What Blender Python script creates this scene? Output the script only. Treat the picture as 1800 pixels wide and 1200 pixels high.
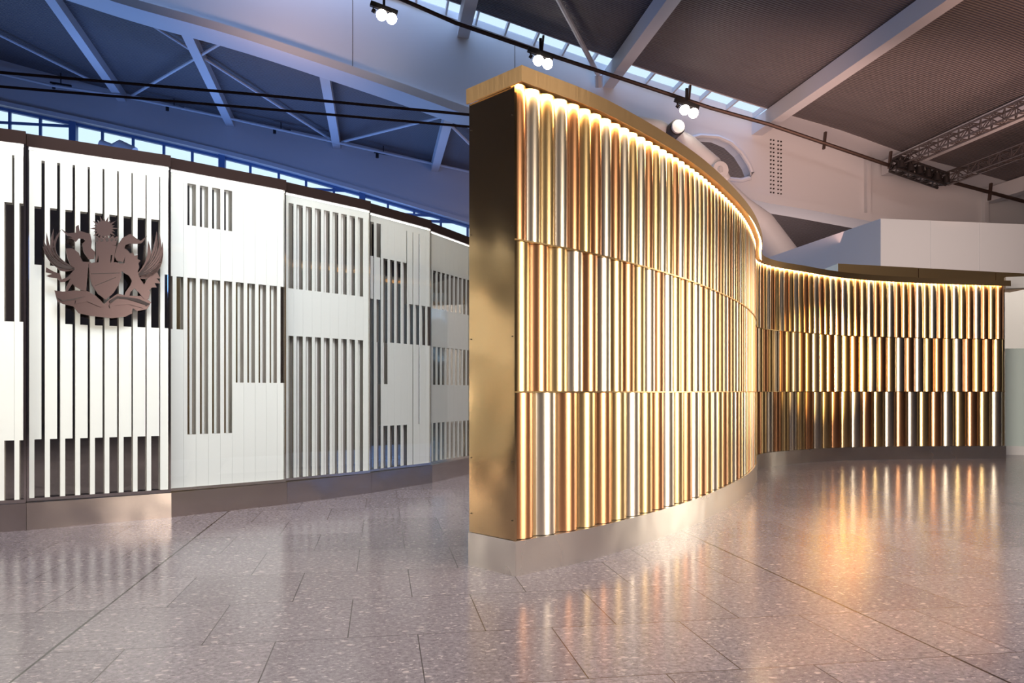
import bpy, bmesh, math, random
from mathutils import Vector, Matrix
random.seed(4)
for o in list(bpy.data.objects): bpy.data.objects.remove(o)
S = bpy.context.scene
COL = S.collection
H = 1.25            # eye height, metres: plans below are noted in multiples of it
F = 1380.0          # focal length in pixels of a 1800 px wide frame
TH = math.radians(9.46)
CT, ST = math.cos(TH), math.sin(TH)

# ------------------------------------------------------------------ camera
cd = bpy.data.cameras.new('camera'); cam = bpy.data.objects.new('camera', cd); COL.objects.link(cam)
cam.location = (0, 0, H); cam.rotation_euler = (math.pi/2, 0, -TH)
cd.sensor_width = 36; cd.lens = F/1800*36; cd.shift_y = 88/1800; cd.clip_end = 500
S.camera = cam
S.view_settings.view_transform = 'Standard'; S.view_settings.look = 'None'
S.view_settings.gamma = 1; S.view_settings.use_curve_mapping = False
S.view_settings.exposure = 0.0
# ------------------------------------------------------------------ world: late blue daylight outside the hall
w = bpy.data.worlds.new('world'); S.world = w; w.use_nodes = True
bg = w.node_tree.nodes['Background']; bg.inputs[0].default_value = (0.62, 0.80, 1.0, 1); bg.inputs[1].default_value = 1.35
# ------------------------------------------------------------------ hall lights
def area(name, loc, target, sx, sy, power, col, spread=180):
    l = bpy.data.lights.new(name, 'AREA'); l.shape = 'RECTANGLE'; l.size = sx; l.size_y = sy
    l.energy = power; l.color = col; l.spread = math.radians(spread)
    o = bpy.data.objects.new(name, l); COL.objects.link(o); o.location = loc
    o.rotation_euler = (Vector(target)-Vector(loc)).to_track_quat('-Z', 'Y').to_euler()
    return o
def spot(name, loc, target, power, col, ang=50, blend=.6, r=.1):
    l = bpy.data.lights.new(name, 'SPOT'); l.energy = power; l.color = col; l.spot_size = math.radians(ang)
    l.spot_blend = blend; l.shadow_soft_size = r
    o = bpy.data.objects.new(name, l); COL.objects.link(o); o.location = loc
    o.rotation_euler = (Vector(target)-Vector(loc)).to_track_quat('-Z', 'Y').to_euler()
    return o
V1, V2 = 40.0, 53.0
WARM = (1.0, 0.74, 0.50)
NEUT = (1.0, 0.90, 0.84)
area('hall_fill_light', (4, 3, 12), (4, 5, 0), 8, 4, 640, NEUT, 120)  # overhead fill standing in for unseen ceiling lamps
area('hall_fill_light', (-5, 1, 8), (-3.5, 6.5, 1.5), 5, 2, 74, (1.0, .97, .96), 100)  # unseen light added to whiten the left glass screens
area('hall_fill_light', (20, 8, 14), (19, 27, 6), 8, 3, 330, (1.0, .80, .74), 70)  # added fill that lifts the front of the white room
area('tube_highlight_light', (13.4, -5.0, 2.7), (0.4, 4.6, 2.0), 6.5, 5, 165, (1.0, .84, .68), 56)  # invented source behind the viewpoint, gives the near tubes their highlights
area('bend_fill_light', (15.7, 12.2, 2.4), (3.6, 7.2, 2.0), 3.0, 4.4, 24, (1.0, .84, .66), 50)  # added fill aimed at the bend of the gold wall, no window there
area('wing_highlight_light', (-6.4, -2.0, 2.6), (8.5, 12.9, 2.0), 8, 4.6, 330, (1.0, .88, .74), 56)  # invented source, gives the right wing its left-side tube highlights
area('rear_wall_fill', (-8, -8, 9), (-10, -16, 3), 12, 2, 500, (1.0, .82, .74), 130)  # added to light the back wall for pale reflections in the tubes
area('hall_fill_light', (-0.8, 4.2, 6.5), (-1.6, 10.5, 1.4), 3, 1.5, 88, (.95, .97, 1.0), 80)  # extra unseen light added for the screens next to the gold wall
area('far_deck_fill', (21, 45, 4.5), (21, 46, 12), 12, 5, 600, (1.0, .74, .66), 150)  # added fill for the dark roof deck under the girder
area('right_wall_fill', (15.0, 16.0, 5.2), (18.2, 20.5, 2.5), 3, .8, 110, (1.0, .88, .74), 120)  # added light that brightens the white wall behind the glazed screen
area('clerestory_light', (-14, V2-2.2, 9), (-10, V1-6, 17), 34, 3, 2600, (0.16, 0.36, 1.0), 170)
area('fascia_blue_fill', (-10, V1+2.0, 12), (-10, V2, 15.5), 34, 2, 420, (0.18, 0.36, 1.0), 140)  # added blue fill that tints the far girder, no opening here
area('skylight_light', (6, V1-2.0, 26), (6, V1-1.0, 10), 44, 1.5, 3400, (0.30, 0.48, 1.0), 170)
area('ceiling_uplight', (24, 20, 9), (28, 26, 24), 12, 8, 320, (1.0, 0.55, 0.38), 120)
area('girder_uplight', (20, 28, 9), (24, V1, 18), 16, 4, 500, (1.0, 0.60, 0.48), 100)
area('girder_uplight', (-6, 33, 12), (-4, V1, 21), 3, 2, 110, (1.0, 0.66, 0.55), 70)
spot('wing_hotspot_light', (-1.6, -1.2, 2.35), (7.7, 12.95, 1.75), 60000, (1.0, 0.64, 0.27), 7.5, 1.0, .10)  # unseen spot added to make the warm hot patch on the wing


# ------------------------------------------------------------------ helpers
def tag(o, label=None, cat=None, group=None, kind=None):
    if label: o['label'] = label
    if cat: o['category'] = cat
    if group: o['group'] = group
    if kind: o['kind'] = kind
    return o
class MB:
    def __init__(s): s.v = []; s.f = []; s.m = []; s.sm = []
    def add(s, vs, fs, mi=0, smooth=False):
        b = len(s.v); s.v += [tuple(p) for p in vs]
        for f in fs: s.f.append(tuple(b+i for i in f)); s.m.append(mi); s.sm.append(smooth)
    def box(s, x0, y0, z0, x1, y1, z1, mi=0, M=None):
        vs = [Vector((x, y, z)) for x in (x0, x1) for y in (y0, y1) for z in (z0, z1)]
        if M is not None: vs = [M @ p for p in vs]
        s.add(vs, [(0,1,3,2),(4,6,7,5),(0,4,5,1),(2,3,7,6),(0,2,6,4),(1,5,7,3)], mi)
    def beam(s, a, b, wd, ht, mi=0):                       # square bar from a to b, ht measured along up
        a = Vector(a); b = Vector(b); d = (b-a).normalized()
        up = Vector((0,0,1)) if abs(d.z) < .95 else Vector((1,0,0))
        r = d.cross(up).normalized(); u = r.cross(d).normalized()
        vs = []
        for p in (a, b):
            for i, j in ((-1,-1),(1,-1),(1,1),(-1,1)): vs.append(p + r*(i*wd/2) + u*(j*ht/2))
        s.add(vs, [(0,1,2,3),(7,6,5,4),(0,4,5,1),(1,5,6,2),(2,6,7,3),(3,7,4,0)], mi)
    def tube(s, pts, r, n=10, mi=0, caps=True):
        pts = [Vector(p) for p in pts]; rs = r if isinstance(r, (list, tuple)) else [r]*len(pts)
        vs = []
        for i, p in enumerate(pts):
            d = (pts[min(i+1, len(pts)-1)] - pts[max(i-1, 0)]).normalized()
            up = Vector((0,0,1)) if abs(d.z) < .95 else Vector((1,0,0))
            a = d.cross(up).normalized(); b = a.cross(d).normalized()
            for k in range(n):
                t = 2*math.pi*k/n; vs.append(p + a*(math.cos(t)*rs[i]) + b*(math.sin(t)*rs[i]))
        fs = []
        for i in range(len(pts)-1):
            for k in range(n): fs.append((i*n+k, i*n+(k+1)%n, (i+1)*n+(k+1)%n, (i+1)*n+k))
        s.add(vs, fs, mi, True)
        if caps:
            s.add(vs[:n], [tuple(range(n))[::-1]], mi); s.add(vs[-n:], [tuple(range(n))], mi)
    def build(s, name, mats, parent=None):
        me = bpy.data.meshes.new(name); me.from_pydata(s.v, [], s.f)
        if not isinstance(mats, (list, tuple)): mats = [mats]
        for m in mats: me.materials.append(m)
        me.polygons.foreach_set('material_index', s.m); me.polygons.foreach_set('use_smooth', s.sm)
        bm = bmesh.new(); bm.from_mesh(me); bmesh.ops.remove_doubles(bm, verts=bm.verts, dist=1e-5) if any(s.sm) else None
        bmesh.ops.recalc_face_normals(bm, faces=bm.faces); bm.to_mesh(me); bm.free()
        if any(s.sm):
            try: me.set_sharp_from_angle(angle=math.radians(40))
            except Exception: pass
        o = bpy.data.objects.new(name, me); COL.objects.link(o)
        if parent: o.parent = parent
        return o
def empty(name, loc=(0,0,0)):
    o = bpy.data.objects.new(name, None); COL.objects.link(o); o.location = loc; o.empty_display_size = .2
    return o
def part(mb, name, mats, root):
    """link as a child while keeping world coordinates"""
    o = mb.build(name, mats, root); o.matrix_parent_inverse = Matrix.Translation(-root.location) if root.parent is None else Matrix()
    return o
def Wc(X, Y, z=0.0):                                        # plan point noted to the right of / ahead of the viewpoint (H units)
    return Vector(((CT*X+ST*Y)*H, (-ST*X+CT*Y)*H, z*H))
def ray(px, py):
    a = (px-900)/F
    return Vector((CT*a+ST, -ST*a+CT, (688-py)/F))
def on_v(px, py, v):                                        # point of the building's cross-section plane y = v
    d = ray(px, py); t = v/d.y
    return Vector((d.x*t, v, H+d.z*t))

# ------------------------------------------------------------------ materials
def mat(name, col, rough=.5, metal=0.0, emit=None, estr=1.0, spec=None, coat=0):
    m = bpy.data.materials.new(name); m.use_nodes = True; b = m.node_tree.nodes['Principled BSDF']
    b.inputs['Base Color'].default_value = (*col, 1); b.inputs['Roughness'].default_value = rough
    b.inputs['Metallic'].default_value = metal
    if spec is not None: b.inputs['Specular IOR Level'].default_value = spec
    if coat: b.inputs['Coat Weight'].default_value = coat
    if emit: b.inputs['Emission Color'].default_value = (*emit, 1); b.inputs['Emission Strength'].default_value = estr
    return m
def N(m, t, **kw):
    n = m.node_tree.nodes.new(t)
    for k, v in kw.items(): setattr(n, k, v)
    return n
def brushed(name, col, rough, wob=0.0, scale=1.2, streak=(40,40,1)):
    """metal with faint grain and, when wob > 0, gentle dents of thin sheet"""
    m = mat(name, col, rough, 1.0); nt = m.node_tree; b = nt.nodes['Principled BSDF']
    tc = N(m, 'ShaderNodeTexCoord'); mp = N(m, 'ShaderNodeMapping'); mp.inputs['Scale'].default_value = streak
    nz = N(m, 'ShaderNodeTexNoise'); nz.inputs['Scale'].default_value = 4
    nt.links.new(tc.outputs['Object'], mp.inputs[0]); nt.links.new(mp.outputs[0], nz.inputs[0])
    mr = N(m, 'ShaderNodeMapRange'); mr.inputs[3].default_value = rough*.85; mr.inputs[4].default_value = rough*1.2
    nt.links.new(nz.outputs[0], mr.inputs[0]); nt.links.new(mr.outputs[0], b.inputs['Roughness'])
    if wob:
        n2 = N(m, 'ShaderNodeTexNoise'); n2.inputs['Scale'].default_value = scale; n2.inputs['Detail'].default_value = 1.0
        nt.links.new(tc.outputs['Object'], n2.inputs[0])
        bp = N(m, 'ShaderNodeBump'); bp.inputs['Strength'].default_value = 1.0; bp.inputs['Distance'].default_value = wob
        nt.links.new(n2.outputs[0], bp.inputs['Height']); nt.links.new(bp.outputs[0], b.inputs['Normal'])
    return m
M_COPPER = mat('copper_metal', (.78, .40, .20), .28, 1)
M_GOLD = mat('gold_metal', (.84, .61, .30), .28, 1)
M_CHAMP = mat('champagne_metal', (.82, .73, .60), .28, 1)
M_BRASS_SHEET = brushed('polished_brass_sheet', (.78, .56, .30), .14, .034, 1.35, (1, 1, 1))
M_BODY = mat('dull_brass_backing', (.42, .30, .17), .42, 1)
M_BRASS_CAP = brushed('brushed_brass_cap', (.70, .47, .24), .42)
M_STEEL = brushed('brushed_steel_plinth', (.84, .81, .76), .28, .012, 2.4, (.3, .3, .3))
M_BRONZE_PL = brushed('bronze_steel_plinth', (.56, .50, .47), .22, .014, 2.0, (.3, .3, .3))
M_CHROME = mat('polished_chrome', (.72, .68, .64), .08, 1)
M_DARKCAP = mat('dark_bronze_gloss', (.055, .036, .034), .16, .5)
M_EMBLEM = mat('bronzed_emblem_metal', (.20, .15, .158), .26, 1)
M_LED = mat('warm_led', (1, .9, .7), .5, 0, (1.0, .80, .50), 38)
M_LEDW = mat('white_led', (1, 1, 1), .5, 0, (1.0, .98, .95), 6)
M_MIRROR = mat('tinted_mirror', (.62, .58, .55), .03, 1)
M_FRIT = mat('white_frit', (.87, .88, .90), .35)
M_WHITE = mat('white_paint_steel', (.62, .62, .64), .5)
M_WHITE2 = mat('white_panel', (.72, .70, .70), .55)
M_DARK = mat('dark_steel', (.035, .03, .03), .4, .5)
M_RAIL = mat('dark_brown_rail', (.09, .06, .05), .35, .6)
M_LAMP = mat('lit_lamp', (1, 1, 1), .5, 0, (1.0, .93, .82), 30)
M_HALL = mat('taupe_hall_wall', (.24, .20, .195), .6)
M_FROST = mat('frosted_glass', (.55, .64, .62), .35)
M_BLUEFRAME = mat('blue_grey_window_frame', (.10, .20, .42), .5)
def glassy(name):
    m = bpy.data.materials.new(name); m.use_nodes = True; nt = m.node_tree; nt.nodes.clear()
    o = N(m, 'ShaderNodeOutputMaterial'); mx = N(m, 'ShaderNodeMixShader'); t = N(m, 'ShaderNodeBsdfTransparent'); g = N(m, 'ShaderNodeBsdfGlossy')
    g.inputs['Roughness'].default_value = .01; t.inputs[0].default_value = (.97, .985, .975, 1)
    f = N(m, 'ShaderNodeLayerWeight'); f.inputs[0].default_value = .5
    p5 = N(m, 'ShaderNodeMath', operation='POWER'); p5.inputs[1].default_value = 5; nt.links.new(f.outputs['Facing'], p5.inputs[0])
    ma = N(m, 'ShaderNodeMath', operation='MULTIPLY_ADD'); ma.inputs[1].default_value = .96; ma.inputs[2].default_value = .04; nt.links.new(p5.outputs[0], ma.inputs[0])
    nt.links.new(ma.outputs[0], mx.inputs[0]); nt.links.new(t.outputs[0], mx.inputs[1]); nt.links.new(g.outputs[0], mx.inputs[2]); nt.links.new(mx.outputs[0], o.inputs[0])
    return m
M_GLASS = glassy('clear_glass')
def floor_mat():
    m = mat('terrazzo_tiles', (.4, .35, .38), .2); nt = m.node_tree; b = nt.nodes['Principled BSDF']; L = nt.links.new
    g = N(m, 'ShaderNodeNewGeometry')
    mp = N(m, 'ShaderNodeMapping'); mp.inputs['Location'].default_value = (.4165*H, -3.255*H, 0); L(g.outputs['Position'], mp.inputs[0])
    br = N(m, 'ShaderNodeTexBrick'); br.offset = .5; br.inputs['Scale'].default_value = 1
    br.inputs['Brick Width'].default_value = .565*H; br.inputs['Row Height'].default_value = .60*H
    br.inputs['Mortar Size'].default_value = .003; br.inputs['Mortar Smooth'].default_value = .1; br.inputs['Bias'].default_value = 0
    br.inputs['Color1'].default_value = (.225, .195, .222, 1); br.inputs['Color2'].default_value = (.30, .262, .292, 1)
    br.inputs['Mortar'].default_value = (.055, .038, .04, 1); L(mp.outputs[0], br.inputs[0])
    col = br.outputs['Color']
    def chips(col, scale, thr, c, seed, dist=.0):
        mm = N(m, 'ShaderNodeMapping'); mm.inputs['Location'].default_value = (seed, seed*2, 0); mm.inputs['Rotation'].default_value = (0, 0, seed)
        mm.inputs['Scale'].default_value = (1, 1.6, 1); L(g.outputs['Position'], mm.inputs[0])
        nz = N(m, 'ShaderNodeTexNoise'); nz.inputs['Scale'].default_value = scale*1.5; L(mm.outputs[0], nz.inputs[0])
        mixv = N(m, 'ShaderNodeMix', data_type='VECTOR'); mixv.inputs[0].default_value = .035; L(mm.outputs[0], mixv.inputs[4]); L(nz.outputs['Color'], mixv.inputs[5])
        vo = N(m, 'ShaderNodeTexVoronoi'); vo.inputs['Scale'].default_value = scale; L(mixv.outputs[1], vo.inputs[0])
        sp = N(m, 'ShaderNodeSeparateColor'); L(vo.outputs['Color'], sp.inputs[0])
        gt = N(m, 'ShaderNodeMath', operation='GREATER_THAN'); gt.inputs[1].default_value = thr; L(sp.outputs[0], gt.inputs[0])
        dm = N(m, 'ShaderNodeMapRange'); dm.inputs[1].default_value = .25; dm.inputs[2].default_value = .45; dm.inputs[3].default_value = 1; dm.inputs[4].default_value = 0
        L(vo.outputs['Distance'], dm.inputs[0])
        mu = N(m, 'ShaderNodeMath', operation='MULTIPLY'); L(gt.outputs[0], mu.inputs[0]); L(dm.outputs[0], mu.inputs[1])
        m2 = N(m, 'ShaderNodeMath', operation='MULTIPLY'); L(mu.outputs[0], m2.inputs[0]); L(br.outputs['Fac'], inv.inputs[1]); L(inv.outputs[0], m2.inputs[1])
        mc = N(m, 'ShaderNodeMix', data_type='RGBA'); L(m2.outputs[0], mc.inputs[0]); L(col, mc.inputs[6]); mc.inputs[7].default_value = (*c, 1)
        return mc.outputs[2]
    inv = N(m, 'ShaderNodeMath', operation='SUBTRACT'); inv.inputs[0].default_value = 1
    nb = N(m, 'ShaderNodeTexNoise'); nb.inputs['Scale'].default_value = 38; nb.inputs['Detail'].default_value = 6; L(g.outputs['Position'], nb.inputs[0])
    mb_ = N(m, 'ShaderNodeMix', data_type='RGBA', blend_type='MULTIPLY'); mb_.inputs[0].default_value = 1
    cr = N(m, 'ShaderNodeMapRange'); cr.inputs[1].default_value = .3; cr.inputs[2].default_value = .7; cr.inputs[3].default_value = .62; cr.inputs[4].default_value = 1.25; L(nb.outputs[0], cr.inputs[0])
    L(col, mb_.inputs[6]); L(cr.outputs[0], mb_.inputs[7]); col = mb_.outputs[2]
    col = chips(col, 110, .62, (.38, .335, .36), 1.3)
    col = chips(col, 75, .74, (.13, .11, .125), 2.1)
    col = chips(col, 48, .86, (.52, .46, .46), .7)
    col = chips(col, 22, .93, (.50, .43, .43), 3.9)
    col = chips(col, 34, .92, (.15, .13, .145), 5.3)
    # wider movement joints every six tiles
    sx = N(m, 'ShaderNodeSeparateXYZ'); L(g.outputs['Position'], sx.inputs[0])
    a = N(m, 'ShaderNodeMath', operation='ADD'); a.inputs[1].default_value = 1.2635*H + 20*6*.565*H; L(sx.outputs[0], a.inputs[0])
    md = N(m, 'ShaderNodeMath', operation='MODULO'); md.inputs[1].default_value = 6*.565*H; L(a.outputs[0], md.inputs[0])
    lt = N(m, 'ShaderNodeMath', operation='LESS_THAN'); lt.inputs[1].default_value = .012; L(md.outputs[0], lt.inputs[0])
    mj = N(m, 'ShaderNodeMix', data_type='RGBA'); L(lt.outputs[0], mj.inputs[0]); L(col, mj.inputs[6]); mj.inputs[7].default_value = (.03, .022, .022, 1)
    L(mj.outputs[2], b.inputs['Base Color'])
    rr = N(m, 'ShaderNodeMapRange'); rr.inputs[3].default_value = .13; rr.inputs[4].default_value = .24; L(nb.outputs[0], rr.inputs[0]); L(rr.outputs[0], b.inputs['Roughness'])
    b.inputs['Specular IOR Level'].default_value = .65
    return m
M_FLOOR = floor_mat()
def deck_mat(name, c1, c2):
    m = mat(name, c1, .6); nt = m.node_tree; b = nt.nodes['Principled BSDF']; L = nt.links.new
    g = N(m, 'ShaderNodeNewGeometry'); sx = N(m, 'ShaderNodeSeparateXYZ'); L(g.outputs['Position'], sx.inputs[0])
    mu = N(m, 'ShaderNodeMath', operation='MULTIPLY'); mu.inputs[1].default_value = 2*math.pi/.14; L(sx.outputs[1], mu.inputs[0])
    si = N(m, 'ShaderNodeMath', operation='SINE'); L(mu.outputs[0], si.inputs[0])
    mr = N(m, 'ShaderNodeMapRange'); mr.inputs[1].default_value = -.2; mr.inputs[2].default_value = .5; L(si.outputs[0], mr.inputs[0])
    mc = N(m, 'ShaderNodeMix', data_type='RGBA'); L(mr.outputs[0], mc.inputs[0]); mc.inputs[6].default_value = (*c2, 1); mc.inputs[7].default_value = (*c1, 1)
    L(mc.outputs[2], b.inputs['Base Color'])
    bp = N(m, 'ShaderNodeBump'); bp.inputs['Strength'].default_value = .6; bp.inputs['Distance'].default_value = .05; L(si.outputs[0], bp.inputs['Height']); L(bp.outputs[0], b.inputs['Normal'])
    return m
M_DECK = deck_mat('ribbed_roof_deck', (.185, .16, .162), (.10, .085, .088))

# ------------------------------------------------------------------ floor and hall shell
mb = MB(); mb.box(-45, -25, -.2, 60, 75, 0)
tag(mb.build('floor', M_FLOOR), kind='structure')

for nm, bx_ in (('wall_back', (-30, -16.4, 0, 46, -16, 32)), ('wall_left', (-30.4, -16, 0, -30, V2, 32)), ('wall_east', (46, -16, 0, 46.4, V2, 32))):
    mb = MB(); mb.box(*bx_); tag(mb.build(nm, M_HALL), kind='structure')

def curve_fn(pts):                                          # piecewise smooth z(x) from points on a cross-section plane
    xs = [p.x for p in pts]; zs = [p.z for p in pts]
    def f(x):
        if x <= xs[0]: i = 0
        elif x >= xs[-1]: i = len(xs)-2
        else: i = max(k for k in range(len(xs)-1) if xs[k] <= x)
        t = (x-xs[i])/(xs[i+1]-xs[i])
        if t < 0 or t > 1: return zs[i] + (zs[i+1]-zs[i])*t
        m0 = (zs[i+1]-zs[max(i-1,0)])/(xs[i+1]-xs[max(i-1,0)]); m1 = (zs[min(i+2,len(xs)-1)]-zs[i])/(xs[min(i+2,len(xs)-1)]-xs[i])
        h = xs[i+1]-xs[i]
        return (2*t**3-3*t*t+1)*zs[i]+(t**3-2*t*t+t)*h*m0+(-2*t**3+3*t*t)*zs[i+1]+(t**3-t*t)*h*m1
    return f
zB1 = curve_fn([on_v(x, y, V1) for x, y in ((-250,-150),(0,-72),(220,0),(405,52),(565,104),(700,150),(820,193),(1000,250),(1180,303),(1325,343),(1400,356),(1545,383),(1800,432))])
zT1 = curve_fn([on_v(x, y, V1) for x, y in ((300,-130),(500,-66),(640,-20),(800,34),(1075,130),(1250,187),(1330,212),(1450,247),(1560,286),(1680,318),(1800,352),(2000,410))])
zT2 = curve_fn([on_v(x, y, V2) for x, y in ((-200,48),(-100,76),(25,112),(225,165),(400,205),(600,247),(820,300),(1000,345),(1200,395))])
zB2 = curve_fn([on_v(x, y, V2) for x, y in ((-200,135),(-100,158),(0,180),(225,228),(450,281),(640,334),(820,387),(1000,440))])
def frange(a, b, n): return [a+(b-a)*i/(n-1) for i in range(n)]

def extruded_strip(mb, xs, zlo, zhi, y0, y1, mi=0):
    """solid following a curve: section zlo..zhi, from y0 to y1"""
    vs = []
    for x in xs:
        for y in (y0, y1):
            for z in (zlo(x), zhi(x)): vs.append((x, y, z))
    fs = []
    for i in range(len(xs)-1):
        a = i*4; b = a+4
        fs += [(a, b, b+1, a+1), (a+2, a+3, b+3, b+2), (a+1, b+1, b+3, a+3), (a, a+2, b+2, b)]
    n = (len(xs)-1)*4
    fs += [(0,1,3,2), (n, n+2, n+3, n+1)]
    mb.add(vs, fs, mi)

XL, XR = -29.9, 46.0
xs = frange(XL, XR, 60)
# near roof deck (over the viewer) and far roof deck
mb = MB(); extruded_strip(mb, frange(-29.9, 46, 60), lambda x: zT1(x), lambda x: zT1(x)+.35, -14, V1-1.64)
tag(mb.build('ceiling', M_DECK), kind='structure')
xa_, xb_ = on_v(860, 200, V1).x, on_v(1150, 200, V1).x
def deckz(x, y):
    k = min(max((x-xa_)/(xb_-xa_), 0), 1); zn = (zB1(x)+.35)*(1-k)+(zT1(x)-.1)*k
    return zn + (zT2(x)-zn)*min(max((y-V1)/(V2-V1), 0), 1)
mb = MB(); vs = []
for x in xs:
    for y in (V1+.95, V2):
        vs += [(x, y, deckz(x, y)), (x, y, deckz(x, y)+.35)]
n = len(xs); fs = []
for i in range(n-1):
    a = i*4; b = a+4; fs += [(a, b, b+1, a+1), (a+2, a+3, b+3, b+2), (a+1, b+1, b+3, a+3), (a, a+2, b+2, b)]
fs += [(0,1,3,2), (4*n-4, 4*n-2, 4*n-1, 4*n-3)]; mb.add(vs, fs)
tag(mb.build('ceiling', M_DECK), kind='structure')
# opaque strip where the rooflight stops
xe = on_v(1335, 210, V1).x
mb = MB(); extruded_strip(mb, frange(xe, 46, 20), lambda x: zT1(x)-.02, lambda x: zT1(x)+.2, V1-1.66, V1+.9)
tag(mb.build('trim_1', M_WHITE), kind='structure')

# ------------------------------------------------------------------ near girder with its eye-shaped opening
def girder():
    bm = bmesh.new()
    gx = frange(XL, XR, 70)
    lo = [bm.verts.new((x, V1, zB1(x))) for x in gx]; hi = [bm.verts.new((x, V1, zT1(x))) for x in gx[::-1]]
    loop = lo+hi; edges = [bm.edges.new((loop[i], loop[(i+1) % len(loop)])) for i in range(len(loop))]
    hp = [(1214,243),(1232,239),(1262,241),(1285,251),(1303,268),(1317,290),(1322,303),(1318,313),(1303,317),(1282,315),(1262,302),(1240,283),(1222,262)]
    hv = [bm.verts.new(on_v(x, y, V1)) for x, y in hp]
    edges += [bm.edges.new((hv[i], hv[(i+1) % len(hv)])) for i in range(len(hv))]
    bmesh.ops.triangle_fill(bm, edges=edges, use_beauty=True, use_dissolve=False)
    # drop triangles that lie inside the opening
    from mathutils.geometry import intersect_point_tri_2d
    def inside(c):
        n = 0; q = [v.co for v in hv]
        for i in range(len(q)):
            a, b = q[i], q[(i+1) % len(q)]
            if (a.z > c.z) != (b.z > c.z) and c.x < a.x+(c.z-a.z)*(b.x-a.x)/(b.z-a.z): n += 1
        return n % 2 == 1
    kill = [f for f in bm.faces if inside(f.calc_center_median())]
    bmesh.ops.delete(bm, geom=kill, context='FACES_ONLY')
    r = bmesh.ops.extrude_face_region(bm, geom=list(bm.faces))
    for v in [g for g in r['geom'] if isinstance(g, bmesh.types.BMVert)]: v.co.y += .9
    bmesh.ops.recalc_face_normals(bm, faces=bm.faces)
    me = bpy.data.meshes.new('roof_girder'); bm.to_mesh(me); bm.free(); me.materials.append(M_WHITE)
    root = bpy.data.objects.new('roof_girder', me); COL.objects.link(root)
    # bottom flange
    m = MB(); extruded_strip(m, gx, lambda x: zB1(x)-.42, lambda x: zB1(x)+.0, V1-.45, V1+1.35); m.build('bottom_flange', M_WHITE, root)
    # rim round the opening
    q = [on_v(x, y, V1-.06) for x, y in hp]; m = MB(); m.tube(q+[q[0]], .13, 8, caps=False); m.build('opening_rim', M_WHITE, root)
    for px in (1522, 1728):
        x = on_v(px, 330, V1).x; m = MB(); m.box(x-.12, V1-.3, zB1(x), x+.12, V1, zT1(x)-.3); m.build('stiffener', M_WHITE, root)
    for px in (1355, 1360, 1368, 1373):                     # rows of bolt heads
        x = on_v(px, 290, V1-.03).x; z = zB1(x)+.3
        while z < zT1(x)-.8:
            m = MB(); m.box(x-.035, V1-.05, z, x+.035, V1, z+.07); m.build('bolt', M_DARK, root); z += .22
    for px in (620, 905):                                   # welded joint seams of the face
        x = on_v(px, 90, V1).x; m = MB(); m.box(x-.012, V1-.01, zB1(x), x+.012, V1, zT1(x)); m.build('seam', M_RAIL, root)
    tag(root, 'huge white curved roof girder sweeping across above the gold wall', 'girder')
girder()
# far girder / fascia above the clerestory
mb = MB(); extruded_strip(mb, xs, zB2, zT2, V2, V2+.8); fg = mb.build('far_girder', M_WHITE)
mb = MB(); extruded_strip(mb, xs, lambda x: zB2(x)-.25, lambda x: zB2(x), V2-.5, V2+1); mb.build('bottom_flange', M_WHITE, fg)
tag(fg, 'blue-lit white curved girder above the strip of high windows', 'girder')

# rafters of both roof bays
def rafter(x, z, y0, y1, label, wd=.42, ht=.75, z0=None):
    z0 = z if z0 is None else z0
    vs = [(x+a, y, zz_+c) for y, zz_ in ((y0, z0), (y1, z)) for a, c in ((-wd/2, -ht), (wd/2, -ht), (wd/2, -.01), (-wd/2, -.01))]
    mb = MB(); mb.add(vs, [(0,1,2,3),(7,6,5,4),(0,4,5,1),(1,5,6,2),(2,6,7,3),(3,7,4,0)])
    return tag(mb.build('rafter', M_WHITE), label, 'rafter', None)
for px, py, lb in ((215,165,'blue-lit steel rafter at far left of the dark left roof'),(405,208,'blue-lit steel rafter crossed by an X of thin rods, second from left'),(592,250,'blue-lit steel rafter in the middle of the left roof bay, third from left'),(764,292,'short blue-lit steel rafter nearest the gold wall, under the far left roof')):
    p = on_v(px, py, V2); rafter(p.x, deckz(p.x, V2-.05), V1+1.4, V2-.05, lb, .5, .6, deckz(p.x, V1+1.4))
for px, lb in ((815,'steel rafter crossing the rooflight at its left end'),(1072,'steel rafter landing on the rooflight just above the gold wall cap'),(1335,'long pale steel rafter at the right end of the rooflight'),(1562,'pale pinkish rafter just left of the lighting truss'),(1742,'pinkish rafter furthest right, partly behind the lighting truss')):
    p = on_v(px, 200, V1-.3); rafter(p.x, zT1(p.x), 4, V1+.1 if px < 1400 else V1-.1, lb, .6, .8)

# bracing rods of the far bay
def deck_pt(px, py, f, drop=.35, lo=V1, hi=V2):
    for i in range(50):
        m = (lo+hi)/2; p = on_v(px, py, m)
        if p.z < f(p.x, m)-drop: lo = m
        else: hi = m
    return on_v(px, py, (lo+hi)/2)
for (a, b, lb) in (((-40,42),(158,140),'thin blue bracing rod at far left edge under the left roof'),((205,4),(585,247),'long thin bracing rod falling rightwards across the second rafter'),((418,58),(232,168),'thin bracing rod rising rightwards through the crossing on the second rafter'),((742,170),(835,262),'short bracing rod falling rightwards beside the gold wall'),((598,250),(812,196),'thin bracing rod rising rightwards to the star joint near the gold wall')):
    A = deck_pt(*a, deckz); B = deck_pt(*b, deckz); mb = MB(); mb.tube([A, B], .085, 8)
    tag(mb.build('bracing_rod', M_WHITE), lb, 'rod')
A = deck_pt(979, -6, lambda x, y: zT1(x), .3, 10, V1-1); B = on_v(1052, 132, V1-.6); mb = MB(); mb.tube([A, B], .13, 8); mb.tube([B, B+Vector((.1,.3,-.5))], .2, 8)
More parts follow.
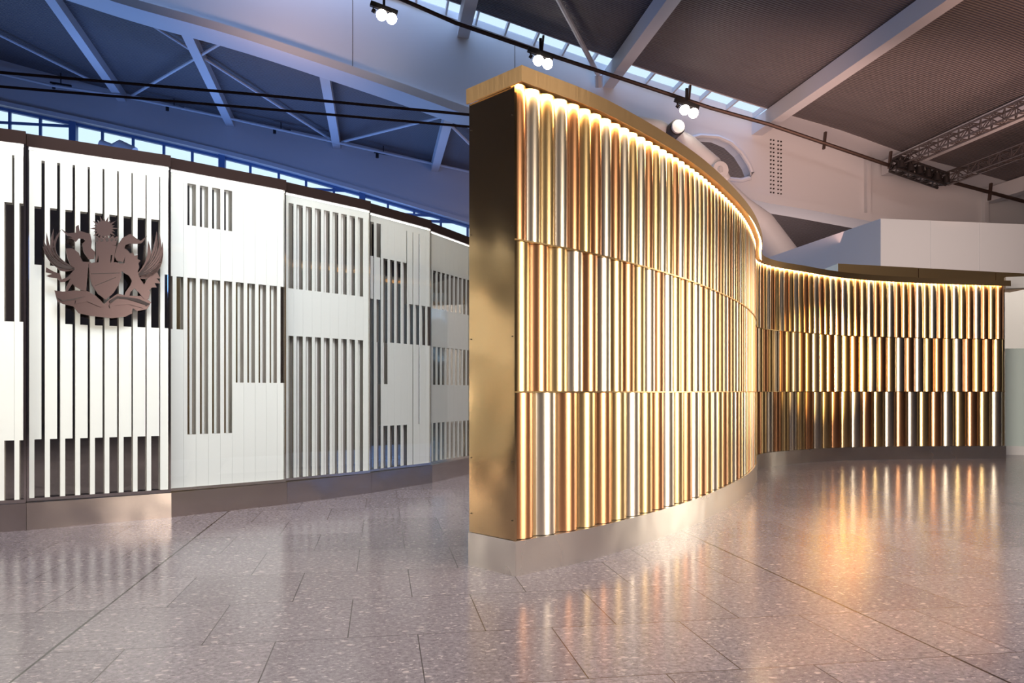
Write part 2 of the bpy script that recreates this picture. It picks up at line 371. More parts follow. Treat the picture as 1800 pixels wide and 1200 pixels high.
tag(mb.build('bracing_rod', M_WHITE), 'thin diagonal rod crossing the rooflight beside the second rafter', 'rod')

# ------------------------------------------------------------------ rooflight over the girder
x0 = XL; x1 = xe
root = empty('rooflight', (0, V1-.8, zT1(0))); tag(root, 'long glazed rooflight strip running along the top of the big girder', 'skylight')
gx = frange(x0, x1, 40)
m = MB(); extruded_strip(m, gx, lambda x: zT1(x)+.30, lambda x: zT1(x)+.32, V1-1.64, V1+.1); part(m, 'glass', M_GLASS, root)
m = MB(); extruded_strip(m, gx, lambda x: zT1(x)-.02, lambda x: zT1(x)+.35, V1-1.68, V1-1.60); extruded_strip(m, gx, lambda x: zT1(x)+.2, lambda x: zT1(x)+.27, V1-1.35, V1-1.30)
extruded_strip(m, gx, lambda x: zT1(x)-.02, lambda x: zT1(x)+.35, V1-.06, V1); part(m, 'frame', M_WHITE, root)
sp = on_v(1000, 100, V1).x-on_v(950, 100, V1).x
x = x1-.4
while x > 0:
    m = MB(); m.box(x-.05, V1-1.62, zT1(x)-.05+.1, x+.05, V1, zT1(x)+.3); part(m, 'glazing_bar', M_WHITE, root); x -= sp

# ------------------------------------------------------------------ clerestory windows in the far wall
cz = 5.0
mb = MB(); extruded_strip(mb, xs, lambda x: 0, lambda x: zB2(x)-5.5, V2, V2+.4); tag(mb.build('wall_far', M_WHITE), kind='structure')
root = empty('window_1', (-8, V2+.3, 8)); tag(root, kind='structure')
m = MB()
for px in [17, 71, 180, 234, 288, 338, 440, 490, 538, 587, 682, 728, 775, 822, -37, -90]:
    x = on_v(px, 250, V2+.2).x; m.box(x-.075, V2+.15, zB2(x)-5.6, x+.075, V2+.3, zB2(x)-.1)
part(m, 'mullion', M_BLUEFRAME, root)
m = MB()
for px in [130, 391, 637, 880]:
    x = on_v(px, 250, V2+.2).x; m.box(x-.2, V2-.1, zB2(x)-5.6, x+.2, V2+.35, zB2(x)-.1)
part(m, 'post', M_BLUEFRAME, root)
m = MB()
for a, b in (((-60,212),(126,222)), ((505,330),(636,337)), ((700,376),(835,383)), ((740,388),(815,391))):
    A = on_v(*a, V2+.2); B = on_v(*b, V2+.2); m.beam(A, B, .12, .16)
part(m, 'transom', M_BLUEFRAME, root)
m = MB(); extruded_strip(m, xs, lambda x: zB2(x)-.42, lambda x: zB2(x)-.22, V2+.1, V2+.4); part(m, 'head_rail', M_BLUEFRAME, root)
m = MB(); extruded_strip(m, xs, lambda x: zB2(x)-5.5, lambda x: zB2(x)-.3, V2+.32, V2+.335); part(m, 'pane', M_GLASS, root)

# ------------------------------------------------------------------ rails, cables and track lights
def rail(pts, v, r, name, label, mt, cat):
    P = [on_v(x, y, v) for x, y in pts]; mb = MB(); mb.tube(P, r, 8); return tag(mb.build(name, mt), label, cat)
rail([(-60,122),(450,166),(840,203)], 30, .055, 'hanging_rail', 'upper of two thin dark rails crossing below the left roof', M_RAIL, 'rail')
rail([(-60,147),(450,190),(840,224)], 30, .05, 'hanging_rail', 'lower of two thin dark rails crossing below the left roof', M_RAIL, 'rail')
rail([(-40,120),(90,150),(210,168),(400,207),(600,252),(840,305)], V2-1.2, .08, 'service_pipe', 'thin pipe running along the far girder above the high windows', M_WHITE, 'pipe')
rp = [(640,-30),(700,-4),(800,40),(925,83),(1050,124),(1250,190),(1350,218),(1450,252),(1555,288),(1680,322),(1830,362)]
P = [on_v(x, y, V1-2.6) for x, y in rp]
mb = MB(); mb.tube(P, .10, 8); rr = mb.build('service_rail', M_RAIL)
tag(rr, 'dark service rail following the big girder beside the rooflight', 'rail')
for px, py in ((955,63),(1213,150),(1451,232),(1566,266),(1742,322)):
    a = on_v(px, py, V1-2.6); b = on_v(px-3, py+30, V1-2.6); m = MB(); m.beam(b, a, .16, .10); m.build('hanger', M_RAIL, rr)
def track(px, py, label):
    c = on_v(px, py, V1-3.2); root = empty('track_light', c); sc = (V1-3.2)/F
    tag(root, label, 'spotlight', 'track lights hung under the rooflight')
    def q(dx, dy, dv=0): return c+Vector((dx*sc, dv, -dy*sc))
    m = MB(); m.beam(q(-24,-9), q(22,5), .2, .22); part(m, 'bar', M_DARK, root)
    m = MB(); m.beam(q(-1,-30), q(-1,-3), .12, .12); part(m, 'hanger', M_DARK, root)
    m = MB(); m.tube([q(-19,-6), q(-19,2)], .04, 6); m.tube([q(-21,2), q(-16,5)], .1, 8); part(m, 'bracket', M_DARK, root)
    for dx, dy in ((-5,12),(12,17)):
        m = MB(); m.tube([q(dx,dy-15,.1), q(dx,dy-8,.05)], .07, 8); m.tube([q(dx,dy-9,.35), q(dx,dy-2,.0)], [.16,.24], 14); lh = part(m, 'lamp_head', M_DARK, root)
        m = MB(); m.tube([q(dx,dy-3,.02), q(dx,dy,-.06), q(dx,dy+1,-.1)], [.25,.23,.12], 16); part(m, 'lens', M_LAMP, lh)
track(676, 17, 'pair of lit spotlights on a bar at the upper left of the rooflight')
track(951, 97, 'pair of lit spotlights on a bar directly above the gold wall corner')
track(1208, 184, 'pair of lit spotlights on a bar above the curved gold cap, rightmost pair')
for i, (px, py, lb) in enumerate(((107,148,'small unlit bar lamp on the far girder, leftmost'),(306,187,'small unlit bar lamp on the far girder, second from left'),(494,227,'small unlit bar lamp on the far girder, third from left'),(674,270,'small unlit bar lamp on the far girder, nearest the gold wall'))):
    c = on_v(px, py, V2-1.0); m = MB(); m.beam(c+Vector((-.6,0,.07)), c+Vector((.6,0,-.07)), .12, .1); m.tube([c+Vector((-.4,0,0)), c+Vector((-.4,0,-.3))], .1, 8); m.tube([c, c+Vector((0,0,.7))], .03, 6)
    tag(m.build('bar_lamp', M_DARK), lb, 'lamp', 'bar lamps on the far girder')

# ------------------------------------------------------------------ lighting trusses, right
def truss(mb, a, b, s=.55, n=12, r=.045):
    a = Vector(a); b = Vector(b); d = (b-a).normalized(); u = Vector((0,0,1)); r_ = d.cross(u).normalized(); u = r_.cross(d)
    cs = [r_*(s/2)+u*(s/2), r_*(-s/2)+u*(s/2), r_*(-s/2)-u*(s/2), r_*(s/2)-u*(s/2)]
    for c in cs: mb.tube([a+c, b+c], r, 6)
    for i in range(n):
        p = a+(b-a)*(i/n); q = a+(b-a)*((i+1)/n)
        for k in range(4):
            mb.tube([p+cs[k], q+cs[(k+1) % 4]] if i % 2 else [p+cs[(k+1) % 4], q+cs[k]], r*.6, 5, caps=False)
            mb.tube([p+cs[k], p+cs[(k+1) % 4]], r*.6, 5, caps=False)
M_TRUSS = mat('grey_truss_metal', (.13, .11, .105), .4, .6)
for (px, py), lb in (((1577,287),'upper lighting truss running out of frame at the right'),((1660,316),'lower lighting truss, nearest the white room at the right')):
    p = on_v(px, py, V1-3); q = Vector((p.x, 14, p.z)); mb = MB(); truss(mb, p, q, .5, 34)
    tag(mb.build('lighting_truss', M_TRUSS), lb, 'truss')
a = on_v(1572, 288, V1-3.4); b = on_v(1658, 318, V1-3.4); mb = MB(); truss(mb, a, b, .6, 8, .07); 
cross = mb.build('cross_truss', M_DARK); tag(cross, 'dark cross truss joining the ends of the two lighting trusses', 'truss')
m = MB()
for i in range(6):
    p = a+(b-a)*(i/5.5+.04); m.tube([p+Vector((0,-.4,.1)), p+Vector((0,-.4,-.28))], [.14,.2], 10)
m.build('fixture', M_DARK, cross)

# ------------------------------------------------------------------ tubular roof leg with its joint
def leg():
    v = V1-2.0; root = empty('roof_column', on_v(1400, 470, v)); tag(root, 'thick white tubular roof leg leaning up behind the curve of the gold wall', 'column')
    m = MB(); m.tube([on_v(1470,588,v), on_v(1378,456,v), on_v(1334,394,v), on_v(1302,360,v), on_v(1272,322,v)], [.92,.86,.78,.5,.3], 24); part(m, 'lower_tube', M_WHITE, root)
    m = MB(); m.tube([on_v(1276,318,v), on_v(1254,290,v), on_v(1208,252,v), on_v(1194,238,v)], [.3,.44,.46,.30], 20); part(m, 'upper_tube', M_WHITE, root)
    c = on_v(1188, 226, v-.4); m = MB(); m.tube([c+Vector((0,1.2,.0)), c+Vector((0,-.2,0))], .40, 20); j = part(m, 'joint', M_DARK, root)
    m = MB(); m.tube([c+Vector((0,-.2,0)), c+Vector((0,-.36,0))], .33, 20); part(m, 'joint_cap', M_WHITE2, j)
    m = MB(); m.tube([on_v(1120,216,v+.4), on_v(1160,224,v+.2), on_v(1182,230,v)], [.35,.36,.2], 12); part(m, 'side_arm', M_WHITE, root)
    m = MB(); c = on_v(1262, 300, v-.5); m.tube([c+Vector((0,.5,0)), c+Vector((.05,-.25,0))], [.46,.42], 20); m.tube([c+Vector((0,-.2,0)), c+Vector((.05,-.3,0))], .17, 12); part(m, 'pin_disc', M_WHITE, root)
leg()
v = V2-6; mb = MB(); mb.tube([on_v(176,256,v), on_v(196,262,v), on_v(206,262,v), on_v(232,276,v)], [.35,.3,.55,.6], 16)
tag(mb.build('roof_column', M_WHITE2), 'white tubular roof leg joint just peeping over the crest screen', 'column')

# ------------------------------------------------------------------ white room and other things at the right
def solid(poly, z0, z1):
    n = len(poly); vs = [(p[0], p[1], z0) for p in poly]+[(p[0], p[1], z1) for p in poly]
    return vs, [tuple(range(n))[::-1], tuple(range(n, 2*n))]+[(i, (i+1) % n, n+(i+1) % n, n+i) for i in range(n)]
c = on_v(1548, 384, 27); mb = MB(); vs, fs = solid([(c.x, 27), (c.x+22, 27), (c.x+22, 37.0), (c.x, 37.0)], 0, c.z); mb.add(vs, fs)
wr = mb.build('white_room', M_WHITE2); tag(wr, 'plain white flat-topped room rising behind the right gold wing', 'building')
m = MB()
for i in range(1, 9): m.box(c.x+i*2.1-.006, 26.99, 0, c.x+i*2.1+.006, 27, c.z-.02)
m.build('panel_joint', M_WHITE, wr)
def plan(px, Y): return Wc((px-900)/F*Y, Y)
# brass-capped partition behind the wing
A = plan(1473, 12.7); B = plan(1830, 12.7); zt = H+(688-463)/F*12.7*H; zt2 = H+(688-482)/F*12.7*H
d = (B-A).normalized(); n = Vector((-d.y, d.x, 0))
root = empty('brass_partition', A); tag(root, 'dark brass-capped partition showing just above the right gold wing', 'partition')
B_ = plan(1766, 12.7); m = MB(); vs, fs = solid([A, B_, B_+n*1.0, A+n*1.0], 0, zt2-.22); m.add(vs, fs); part(m, 'wall_body', M_BRASS_SHEET, root)
m = MB()
for i, (t0, t1) in enumerate(((0,.395),(.398,.775),(.778,1))):
    p = A+(B-A)*t0; q = A+(B-A)*t1; za = zt+(zt2-zt)*t0; zb = zt+(zt2-zt)*t1
    vs = [(*p.xy, za-.24), (*q.xy, zb-.24), (*(q+n*1).xy, zb-.24), (*(p+n*1).xy, za-.24), (*p.xy, za), (*q.xy, zb), (*(q+n*1).xy, zb), (*(p+n*1).xy, za)]
    m.add(vs, [(0,3,2,1),(4,5,6,7),(0,1,5,4),(1,2,6,5),(2,3,7,6),(3,0,4,7)])
part(m, 'cap', M_BRASS_CAP, root)
# glazed screen beyond the end of the wing
A = plan(1768, 12.45); B = plan(1960, 12.0); d = (B-A).normalized(); n = Vector((-d.y, d.x, 0))
root = empty('glass_screen', A); tag(root, 'glazed screen with frosted lower part past the right end of the gold wall', 'screen')
def quadbox(m, A, B, z0, z1, t, off=0): 
    nn = Vector((-(B-A).y, (B-A).x, 0)).normalized(); vs, fs = solid([A+nn*off, B+nn*off, B+nn*(off+t), A+nn*(off+t)], z0, z1); m.add(vs, fs)
zz = lambda y: H+(688-y)/F*12.4*H
m = MB(); quadbox(m, A, B, 0, zz(784), .10); part(m, 'base_rail', M_WHITE2, root)
m = MB(); quadbox(m, A, B, zz(784), zz(612), .02, .04); part(m, 'frosted_pane', M_FROST, root)
m = MB(); quadbox(m, A, B, zz(612), zz(506), .02, .04); part(m, 'clear_pane', M_GLASS, root)
m = MB(); quadbox(m, A, B, zz(506), zz(486), .12); part(m, 'head_rail', M_WHITE2, root)
# plain white wall seen through it
mb = MB(); p = plan(1740, 19); q = plan(2100, 17); quadbox(mb, p, q, 0, 4.7, .2); tag(mb.build('wall_right', M_WHITE2), kind='structure')

# ------------------------------------------------------------------ the curved gold wall
ctrl = [(.0184,4.246),(.514,4.726),(1.149,5.565),(1.682,6.449),(2.253,7.58),(2.72,8.75),(2.97,9.55),(3.22,10.18),(3.74,10.72),(4.79,11.36),(6.0,11.62),(7.34,11.68)]
def spline(P, n=24):
    P = [Vector(p) for p in P]; P = [P[0]*2-P[1]]+P+[P[-1]*2-P[-2]]; out = []
    for i in range(1, len(P)-2):
        for k in range(n):
            t = k/n; a, b, c, d = P[i-1], P[i], P[i+1], P[i+2]
            out.append(.5*((2*b)+(c-a)*t+(2*a-5*b+4*c-d)*t*t+(3*b-a-3*c+d)*t**3))
    out.append(P[-2]); return out
raw = [Wc(p.x, p.y).xy for p in spline([Vector(c) for c in ctrl])]
cum = [0]
for i in range(1, len(raw)): cum.append(cum[-1]+(raw[i]-raw[i-1]).length)
LEN = cum[-1]
def at_s(s):
    s_ = min(max(s, 0), LEN-1e-6); lo, hi = 0, len(cum)-1
    while hi-lo > 1:
        m = (lo+hi)//2
        if cum[m] <= s_: lo = m
        else: hi = m
    t = (s_-cum[lo])/(cum[hi]-cum[lo]); p = raw[lo].lerp(raw[hi], t)
    a = raw[max(lo-3, 0)]; b = raw[min(hi+3, len(raw)-1)]; d = (b-a).normalized()
    p = p + d*(s-s_)
    return p, d, Vector((d.y, -d.x))                        # point, tangent, outward normal (towards the viewer's side)
s_J = None
def zk(z, s):                                               # the wall drops slightly towards its far end
    if z <= H: return z
    t0, t1 = LEN*.70, LEN
    k = 1 - .058*min(max((s-t0)/(t1-t0), 0), 1)**.9
    return H+(z-H)*k
def ribbon(mb, s0, s1, off0, off1, z0, z1, n=160, mi=0, ends=True, smooth=True):
    vs = []
    for i in range(n+1):
        s = s0+(s1-s0)*i/n; p, d, nn = at_s(s); a = p+nn*off0; b = p+nn*off1
        vs += [(a.x, a.y, zk(z0, s)), (a.x, a.y, zk(z1, s)), (b.x, b.y, zk(z0, s)), (b.x, b.y, zk(z1, s))]
    fs = []
    for i in range(n):
        a = i*4; b = a+4; fs += [(a, b, b+1, a+1), (a+2, a+3, b+3, b+2), (a+1, b+1, b+3, a+3), (a, a+2, b+2, b)]
    if ends: fs += [(0,1,3,2), (4*n, 4*n+2, 4*n+3, 4*n+1)]
    mb.add(vs, fs, mi, smooth)
TCK = .393*H
ZP, Z1, Z2, Z3 = .19*H, .998*H, 1.825*H, 2.656*H+.028           # plinth top, row joints, tube tops
ZC0, ZC1 = 2.656*H, 2.742*H
wall = empty('gold_screen_wall', (*raw[0], 0)); tag(wall, 'tall S-curved freestanding wall clad in rows of gold and copper half-round tubes', 'wall')
m = MB(); ribbon(m, .006, LEN, -.055, -TCK+.006, ZP+.003, ZC0-.004, 120); part(m, 'wall_body', M_BODY, wall)
# narrow end panel, flush sheet of polished brass wrapping the corner
p, d, nn = at_s(0); a = p-nn*.008; b = p-nn*(TCK-.006)
m = MB(); vs, fs = solid([a+d*.0, a+d*.02, b+d*.02, b], ZP+.003, ZC0-.002); m.add(vs, fs); part(m, 'end_panel', M_BRASS_SHEET, wall)
m = MB(); 
for fz in (.3, .62, 1.3, 1.9, 2.5):
    for off in (.03, TCK-.03):
        q = p-nn*off-d*.002; m.tube([(q.x, q.y, fz*H), (q.x-d.x*.004, q.y-d.y*.004, fz*H)], .004, 8)
part(m, 'screw', M_DARK, wall)
m = MB(); ribbon(m, -.004, LEN+.01, .006, -TCK, 0, ZP, 160); part(m, 'plinth', M_STEEL, wall)
m = MB(); ribbon(m, -.02, LEN+.05, .082, .074, ZC0, ZC1, 160); ribbon(m, -.018, LEN+.05, .074, -TCK-.004, ZC0+.055, ZC1-.0005, 160)
ribbon(m, -.02, -.006, .074, -TCK-.004, ZC0, ZC1-.001, 1); wcap = part(m, 'cap', M_BRASS_CAP, wall)
m = MB(); ribbon(m, .0, LEN, .066, .050, ZC0+.036, ZC0+.050, 160); part(m, 'led_strip', M_LED, wcap)
m = MB(); ribbon(m, .003, LEN-.003, -.002, -.05, Z2-.004, Z2+.006, 160); ribbon(m, .003, LEN-.003, .004, -.05, Z1-.004, Z1+.004, 160); part(m, 'ledge', M_GOLD, wall)
rows = [(ZP+.004, Z1-.006, .183*H, .46, 'low'), (Z1+.006, Z2-.006, .149*H, .46, 'mid'), (Z2+.008, Z3, .1115*H, .46, 'top')]
seq_low = 'CSCGCGSGCSGCSCGSGCGSCGSGCGSCSGCSGGCSGCGSCGSGCSGCGSCGSCSGCSGCGS'
seq_mid = 'GCGSCSGCGSCSGCGSCGSCGSCGSGCGSCGCSGCGSGCSGCGSCSGCGSCGSCGSGCSGCGSCGSCSGCGSCGCG'
seq_top = 'CSGSCGCSCSGSCGSGCSCGSGSCGSCGSGCSGCSGGSCGSCGCSGSCGCSGCSGSCGCSGSCGSCGSCGSGCGSCGSCSGCGSCGSCGCSGSCGSGCSCG'
cm = {'C': 0, 'G': 1, 'S': 2}
mats3 = [M_COPPER, M_GOLD, M_CHAMP]
tubes = []
for ri, ((z0, z1, pitch, sag, _), seq) in enumerate(zip(rows, (seq_low, seq_mid, seq_top))):
    n = round((LEN-.008)/pitch); pitch = (LEN-.008)/n
    for i in range(n):
        s0 = .004+i*pitch; tubes.append((at_s(s0)[0].length, ri, s0, pitch, z0, z1, cm[seq[i % len(seq)]]))
def half_tube(mb, s0, pitch, z0, z1, mi, seg=14):
    vs = []; HA = math.radians(58); dp = pitch*.277; base = -.012-dp*.98
    for i in range(seg+1):
        t = -HA+2*HA*i/seg; u = math.sin(t)/math.sin(HA); s = s0+pitch*(.5+.5*u*.996); q = (math.cos(t)-math.cos(HA))/(1-math.cos(HA))*dp
        p, d, nn = at_s(s); c = p+nn*(base+q)
        vs += [(c.x, c.y, zk(z0, s)), (c.x, c.y, zk(z1, s))]
    fs = [(2*i, 2*i+2, 2*i+3, 2*i+1) for i in range(seg)]
    mb.add(vs, fs, mi, True)
    n = seg+1
    mb.add(vs[0::2], [tuple(range(n))], mi); mb.add(vs[1::2], [tuple(range(n))[::-1]], mi)
def vis(t):                                                 # how large a tube shows from the front
    dist, ri, s0, pitch, z0, z1, mi = t; p, d, nn = at_s(s0+pitch/2)
    return pitch*(z1-z0)*abs(nn.dot(p.normalized()))/dist**2
tubes.sort(key=vis, reverse=True)
for t in tubes[:100]:
    m = MB(); half_tube(m, *t[2:6], 0); part(m, 'metal_tube', [mats3[t[6]]], wall)
m = MB()
for t in tubes[100:]: half_tube(m, *t[2:6], t[6], 10)
tag(part(m, 'metal_tube', mats3, wall), kind='stuff')

# ------------------------------------------------------------------ glass panel wall, left
J = [(-6.10,4.50),(-5.18,4.80),(-4.30,5.20),(-3.50,5.66),(-2.706,6.244),(-1.995,6.97),(-1.385,7.75),(-.875,8.62),(-.50,9.57),(-.22,10.53)]
J = [Wc(*p) for p in J]
ZR = [.222+.4272*k for k in range(7)]
PAT = {   # rows from the top down; S solid, W wide strip, N narrow strip, D narrow strip over its reflection, . nothing
 0: ['SSWWSSSSWW', 'SSSSNSSSNN', 'SSSSNSSSNN', 'SSSSSSSSSS', 'SSSSSSSWSW', 'SSSSNNSNNN'],
 1: ['WWWWWWWWWS', 'NNNNNNNNNS', 'WWNNNNNNNN', 'WWWWWWWWWS', 'WWWWWWWWWS', 'NNNNNNNNNS'],
 2: ['SDDDDSSSSS', 'SSSSSSSSSS', 'DDDDDDDDDD', 'SDDDDDDDDD', 'SDDDDSSSSS', 'SSSSSSSSSS'],
 3: ['DDDDDDDDDS', 'DDDDDDDDDS', 'SSSSSSSSSS', 'DDDDDDDDDS', 'DDDDDDDDDS', 'DDDDDDDDDS'],
 4: ['NNSSSWWWSS', 'WWNNNDWWSS', 'NNNNNDDDDD', 'DDDSSSWWSS', 'DDSSSSWWSS', 'DDNNNDWSSS'],
 5: ['SSSSSSSSSS', 'DDDDDDDDDD', 'DSSSSSSSSS', 'SDDDDDDDDD', 'SSSSSSSSSS', 'DDDDDDDDDD'],
 6: ['SSSSSSSSSS', 'DDDDDDDDDD', 'SSSSSSSSSS', 'SDDDDDDDDD', 'SSSSSSSSSS', 'DDDDDDDDDD']}
labels = ['white striped glass screen cut off by the left edge of the photo', 'striped glass screen that carries the metal coat of arms', 'mostly solid white glass screen right of the crest screen, four short slits at its top', 'evenly striped glass screen with one solid white band, third from the crest', 'glass screen with uneven stripes and warm reflections, second from the gold wall end', 'narrow-looking striped glass screen partly hidden by the gold wall', 'striped glass screen hidden behind the end of the gold wall']
labels[3] = 'evenly striped glass screen with one solid white band across it'
labels.append('striped glass screen outside the photo at the left')
FAR = 'striped glass screen furthest left, two screens beyond the photo edge'
for q in range(8):
    i = q-2 if q > 1 else 7
    if q == 0: PAT[7] = PAT[3]
    if i == 7: PAT[7] = PAT[3]
    A, B = J[q].copy(), J[q+1].copy(); d = (B-A).normalized(); nn = Vector((d.y, -d.x, 0))
    root = empty('striped_glass_screen', (A+B)/2); tag(root, FAR if q == 0 else labels[i], 'glass screen', 'striped glass screens of the left wall')
    # plinth follows the joint line
    m = MB(); vs, fs = solid([A, B-d*.003, B-d*.003-nn*.32, A-nn*.32], 0, .195*H); m.add(vs, fs); part(m, 'plinth', M_BRONZE_PL, root)
    A2 = A-nn*(.085)+d*.008; B2 = B-nn*.02-d*.006; d = (B2-A2).normalized(); nn = Vector((d.y, -d.x, 0)); Lp = (B2-A2).length
    MM = Matrix(((d.x, nn.x, 0, A2.x), (d.y, nn.y, 0, A2.y), (0, 0, 1, 0), (0, 0, 0, 1)))     # local x along, y outward
    bx = lambda m, x0, x1, y0, y1, z0, z1, mi=0: m.box(x0, y0, z0, x1, y1, z1, mi, MM)
    zt = 2.785*H; zb = .222*H
    m = MB(); bx(m, 0, .016, -.16, .004, .197*H, zt); bx(m, Lp-.016, Lp, -.16, .004, .197*H, zt); bx(m, .016, Lp-.016, -.16, .004, .197*H, zb); part(m, 'frame', M_CHROME, root)
    m = MB(); bx(m, 0, Lp, -.20, .012, zt+.001, 2.877*H); scap = part(m, 'cap', M_DARKCAP, root)
    m = MB(); bx(m, .018, Lp-.018, -.070, -.058, zb, zt-.002); part(m, 'mirror_back', M_MIRROR, root)
    m = MB(); bx(m, .02, Lp-.02, -.14, -.08, zt-.05, zt-.006); part(m, 'backing_rail', M_DARKCAP, root)
    m = MB(); bx(m, .018, Lp-.018, -.006, -.001, zb, zt-.02); part(m, 'glass_pane', M_GLASS, root)
    m = MB(); bx(m, .018, Lp-.018, -.052, -.040, zt-.008, zt-.003); part(m, 'led_strip', M_LEDW, scap)
    m = MB(); mk = MB(); nb_ = 0; x0 = .020; cw = (Lp-.04)/9.6
    for r in range(6):
        z1 = ZR[6-r]*H; z0 = ZR[5-r]*H
        if r == 0: bx(m, .019, Lp-.019, -.020, -.012, z1-.085*H, z1-.022)
        zz1 = z1-.085*H if r == 0 else z1
        for k, ch in enumerate(PAT[i][r]):
            xa = x0+k*cw; wd = {'S': .985, 'W': .84-.02*k*(i == 1), 'N': .33, 'D': .30}[ch]*cw
            if ch == 'W' and i == 1: wd = (.78+.018*k)*cw
            if xa >= Lp-.025: continue
            xb = min(xa+wd, Lp-.021)
            if ch == 'D' and k == 0: xa += cw*.15; xb += cw*.15
            bx(m, xa, xb, -.020-(.0005*(k % 2)), -.012, z0, zz1)
            if ch == 'D' and k > 0 and xa+.9*cw < Lp-.022: bx(mk, xa+.60*cw, xa+.80*cw, -.0578, -.0555, z0, zz1); nb_ += 1
    part(m, 'white_strips', M_FRIT, root)
    if nb_ > 6: part(mk, 'rear_strips', M_FRIT, root)

# ------------------------------------------------------------------ coat of arms on the crest screen
A, B = J[3], J[4]; d = (B-A).normalized(); nn = Vector((d.y, -d.x, 0)); P0 = A+nn*.03
def onpl(u, v, off=0.0):                                    # drawing units of the crest sketch -> point on the plate
    dr = ray(60+u/6, 370+v/6); o = Vector((0, 0, H)); t = (P0+nn*off-o).dot(nn)/dr.dot(nn); return o+dr*t
crest = empty('coat_of_arms', onpl(740, 1100)); tag(crest, 'bronze metal coat of arms with two winged beasts, shield and scroll', 'emblem')
def plate(name, polys, off=0.0, th=.012, mt=None, par=None):
    bm = bmesh.new()
    for poly in polys:
        vs = [bm.verts.new(onpl(u, v, off)) for u, v in poly]
        es = [bm.edges.new((vs[i], vs[(i+1) % len(vs)])) for i in range(len(vs))]
        bmesh.ops.triangle_fill(bm, edges=es, use_beauty=True)
    bmesh.ops.recalc_face_normals(bm, faces=bm.faces)
    r = bmesh.ops.extrude_face_region(bm, geom=list(bm.faces))
    for v in [g for g in r['geom'] if isinstance(g, bmesh.types.BMVert)]: v.co += nn*th
    bmesh.ops.recalc_face_normals(bm, faces=bm.faces)
    me = bpy.data.meshes.new(name); bm.to_mesh(me); bm.free(); me.materials.append(mt or M_EMBLEM)
    o = bpy.data.objects.new(name, me); COL.objects.link(o); o.parent = par or crest; o.matrix_parent_inverse = Matrix() if par else Matrix.Translation(-crest.location)
    return o
def feather(root, tip, w, bend):
    R = Vector(root); T = Vector(tip); d = T-R; nrm = Vector((-d.y, d.x)).normalized(); L = []; Rr = []
    for i in range(9):
        t = i/8; c = R+d*t+nrm*(bend*math.sin(math.pi*t)); ww = w*(math.sin(math.pi*min(t*.55+.18, 1))**.8)*(1-t**6)
        L.append(tuple(c+nrm*ww/2)); Rr.append(tuple(c-nrm*ww/2))
    return L+Rr[::-1]
sun = []
for k in range(40):
    a = 2*math.pi*k/40; r = (148 if (k//2) % 2 == 0 else 118) if k % 2 == 0 else 82
    sun.append((738+r*math.cos(a), 190+r*.92*math.sin(a)))
plate('sun', [sun])
crn = plate('crown', [[(648,262),(690,292),(700,255),(735,300),(765,258),(790,298),(830,262),(842,290),(885,268),(872,330),(860,372),(760,345),(660,352),(640,318)]], .004)
plate('helmet', [[(650,345),(760,338),(866,380),(852,430),(838,545),(812,548),(824,470),(806,470),(800,560),(680,560),(676,470),(660,540),(640,545),(652,470)]], .008)
shd = plate('shield', [[(575,562),(640,545),(750,552),(860,545),(922,566),(918,690),(892,780),(832,872),(752,942),(672,880),(610,790),(582,690)]], .016)
wl = [feather((430,600), (130+30*i-(i > 4)*10, 215+ (0 if i == 0 else 0)+[0,0,10,40,80,130,190][i]), 34, -55+9*i) for i in range(0)]
wl = [feather((415+0*i, 612), tp, 46, b) for tp, b in (((285,196),-150),((205,188),-112),((130,232),-100),((92,300),-84),((86,372),-66),((104,440),-46),((140,505),-30),((190,560),-18),((250,618),-6))]
lw = plate('wing', wl, .002)
wr_ = [feather((1085,690), tp, 46, b) for tp, b in (((1200,320),60),((1290,215),70),((1322,250),96),((1352,330),104),((1356,420),92),((1350,500),70),((1335,560),50),((1300,625),34),((1245,670),20))]
rw = plate('wing', wr_, .002)
plate('beast', [[(330,402),(400,398),(470,448),(505,540),(600,545),(566,600),(560,700),(548,850),(500,842),(430,800),(402,772),(350,852),(328,850),(345,790),(384,716),(330,750),(278,756),(246,716),(160,704),(128,690),(186,668),(122,652),(126,600),(205,645),(272,668),(290,728),(352,702),(432,612),(380,574),(350,500)]], .006)
plate('beast', [[(960,440),(990,425),(1010,455),(1040,440),(1056,478),(1090,470),(1086,510),(1118,530),(1096,560),(1108,600),(1090,640),(1106,706),(1156,780),(1222,860),(1204,934),(1158,934),(1100,862),(1056,822),(1016,858),(1000,905),(950,900),(960,862),(1012,790),(1030,742),(1000,690),(920,640),(870,562),(950,556)]], .006)
plate('horned_head', [[(286,196),(350,240),(440,234),(438,170),(468,150),(478,216),(590,248),(606,330),(600,398),(642,438),(632,512),(572,516),(520,440),(506,352),(540,318),(520,300),(470,296),(440,330),(396,300),(346,290),(400,286),(350,268)]], .010)
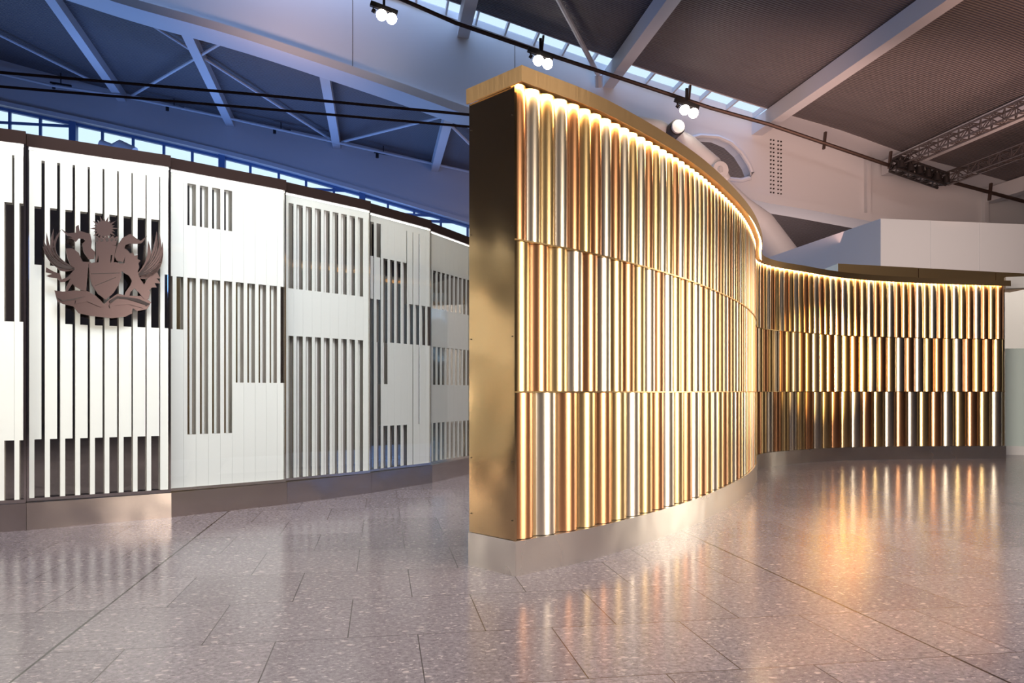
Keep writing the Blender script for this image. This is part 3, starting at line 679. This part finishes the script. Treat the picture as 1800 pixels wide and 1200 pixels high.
plate('horned_head', [[(846,480),(866,400),(890,350),(930,290),(1012,246),(1080,298),(1122,320),(1192,266),(1134,344),(1080,352),(1000,350),(960,366),(950,402),(985,420),(962,470),(936,545),(870,530)]], .010)
plate('tail', [[(1148,800),(1190,720),(1250,690),(1296,652),(1330,720),(1290,716),(1330,770),(1270,766),(1290,812),(1240,812),(1206,850)]], .002)
scr = plate('scroll', [[(214,842),(300,856),(430,842),(560,850),(650,900),(735,985),(800,930),(878,878),(1000,898),(1150,904),(1232,968),(1190,1040),(1082,1060),(1034,1030),(1030,1084),(960,1120),(820,1136),(600,1112),(470,1084),(410,1010),(300,985),(240,950)]], .0)
plate('scroll_band', [[(440,950),(560,905),(690,935),(744,1010),(700,1020),(560,960),(430,985)],[(790,1000),(860,930),(1010,950),(1170,1000),(1150,1030),(1000,990),(850,1000),(800,1030)]], .014)

M_GROOVE = mat('dark_cut_line', (.03, .02, .02), .5)
for wing, root_, tips in ((lw, (412, 606), ((240,222),(170,240),(118,300),(98,350),(104,410),(128,470),(170,530),(225,590))), (rw, (1090, 684), ((1240,250),(1305,240),(1332,300),(1344,380),(1342,460),(1330,530),(1305,600)))):
    sg = -1 if wing is lw else 1
    plate('feather_line', [feather(root_, tp, 7, (95-11*k)*sg*(1 if sg < 0 else .7)) for k, tp in enumerate(tips)], .0145, .001, M_GROOVE, wing)
plate('crown_ornament', [[(655,275),(680,300),(668,330),(645,318)],[(706,285),(732,322),(700,330)],[(752,300),(772,285),(790,322),(762,330)],[(812,290),(838,300),(826,326),(806,320)],[(858,296),(876,290),(868,322),(852,320)]], .0165, .001, M_GROOVE, crn)
plate('scroll_line', [[(800,950),(880,900),(1000,914),(1100,930),(1225,985),(1190,1005),(1090,965),(990,935),(885,925),(800,975)],[(228,905),(300,945),(430,925),(540,905),(430,938),(300,958)]], .0265, .001, M_GROOVE, scr)
plate('shield_line', [[(600,662),(905,655),(904,662),(601,669)],[(640,790),(860,700),(862,706),(644,797)]], .0285, .0008, M_GROOVE, shd)
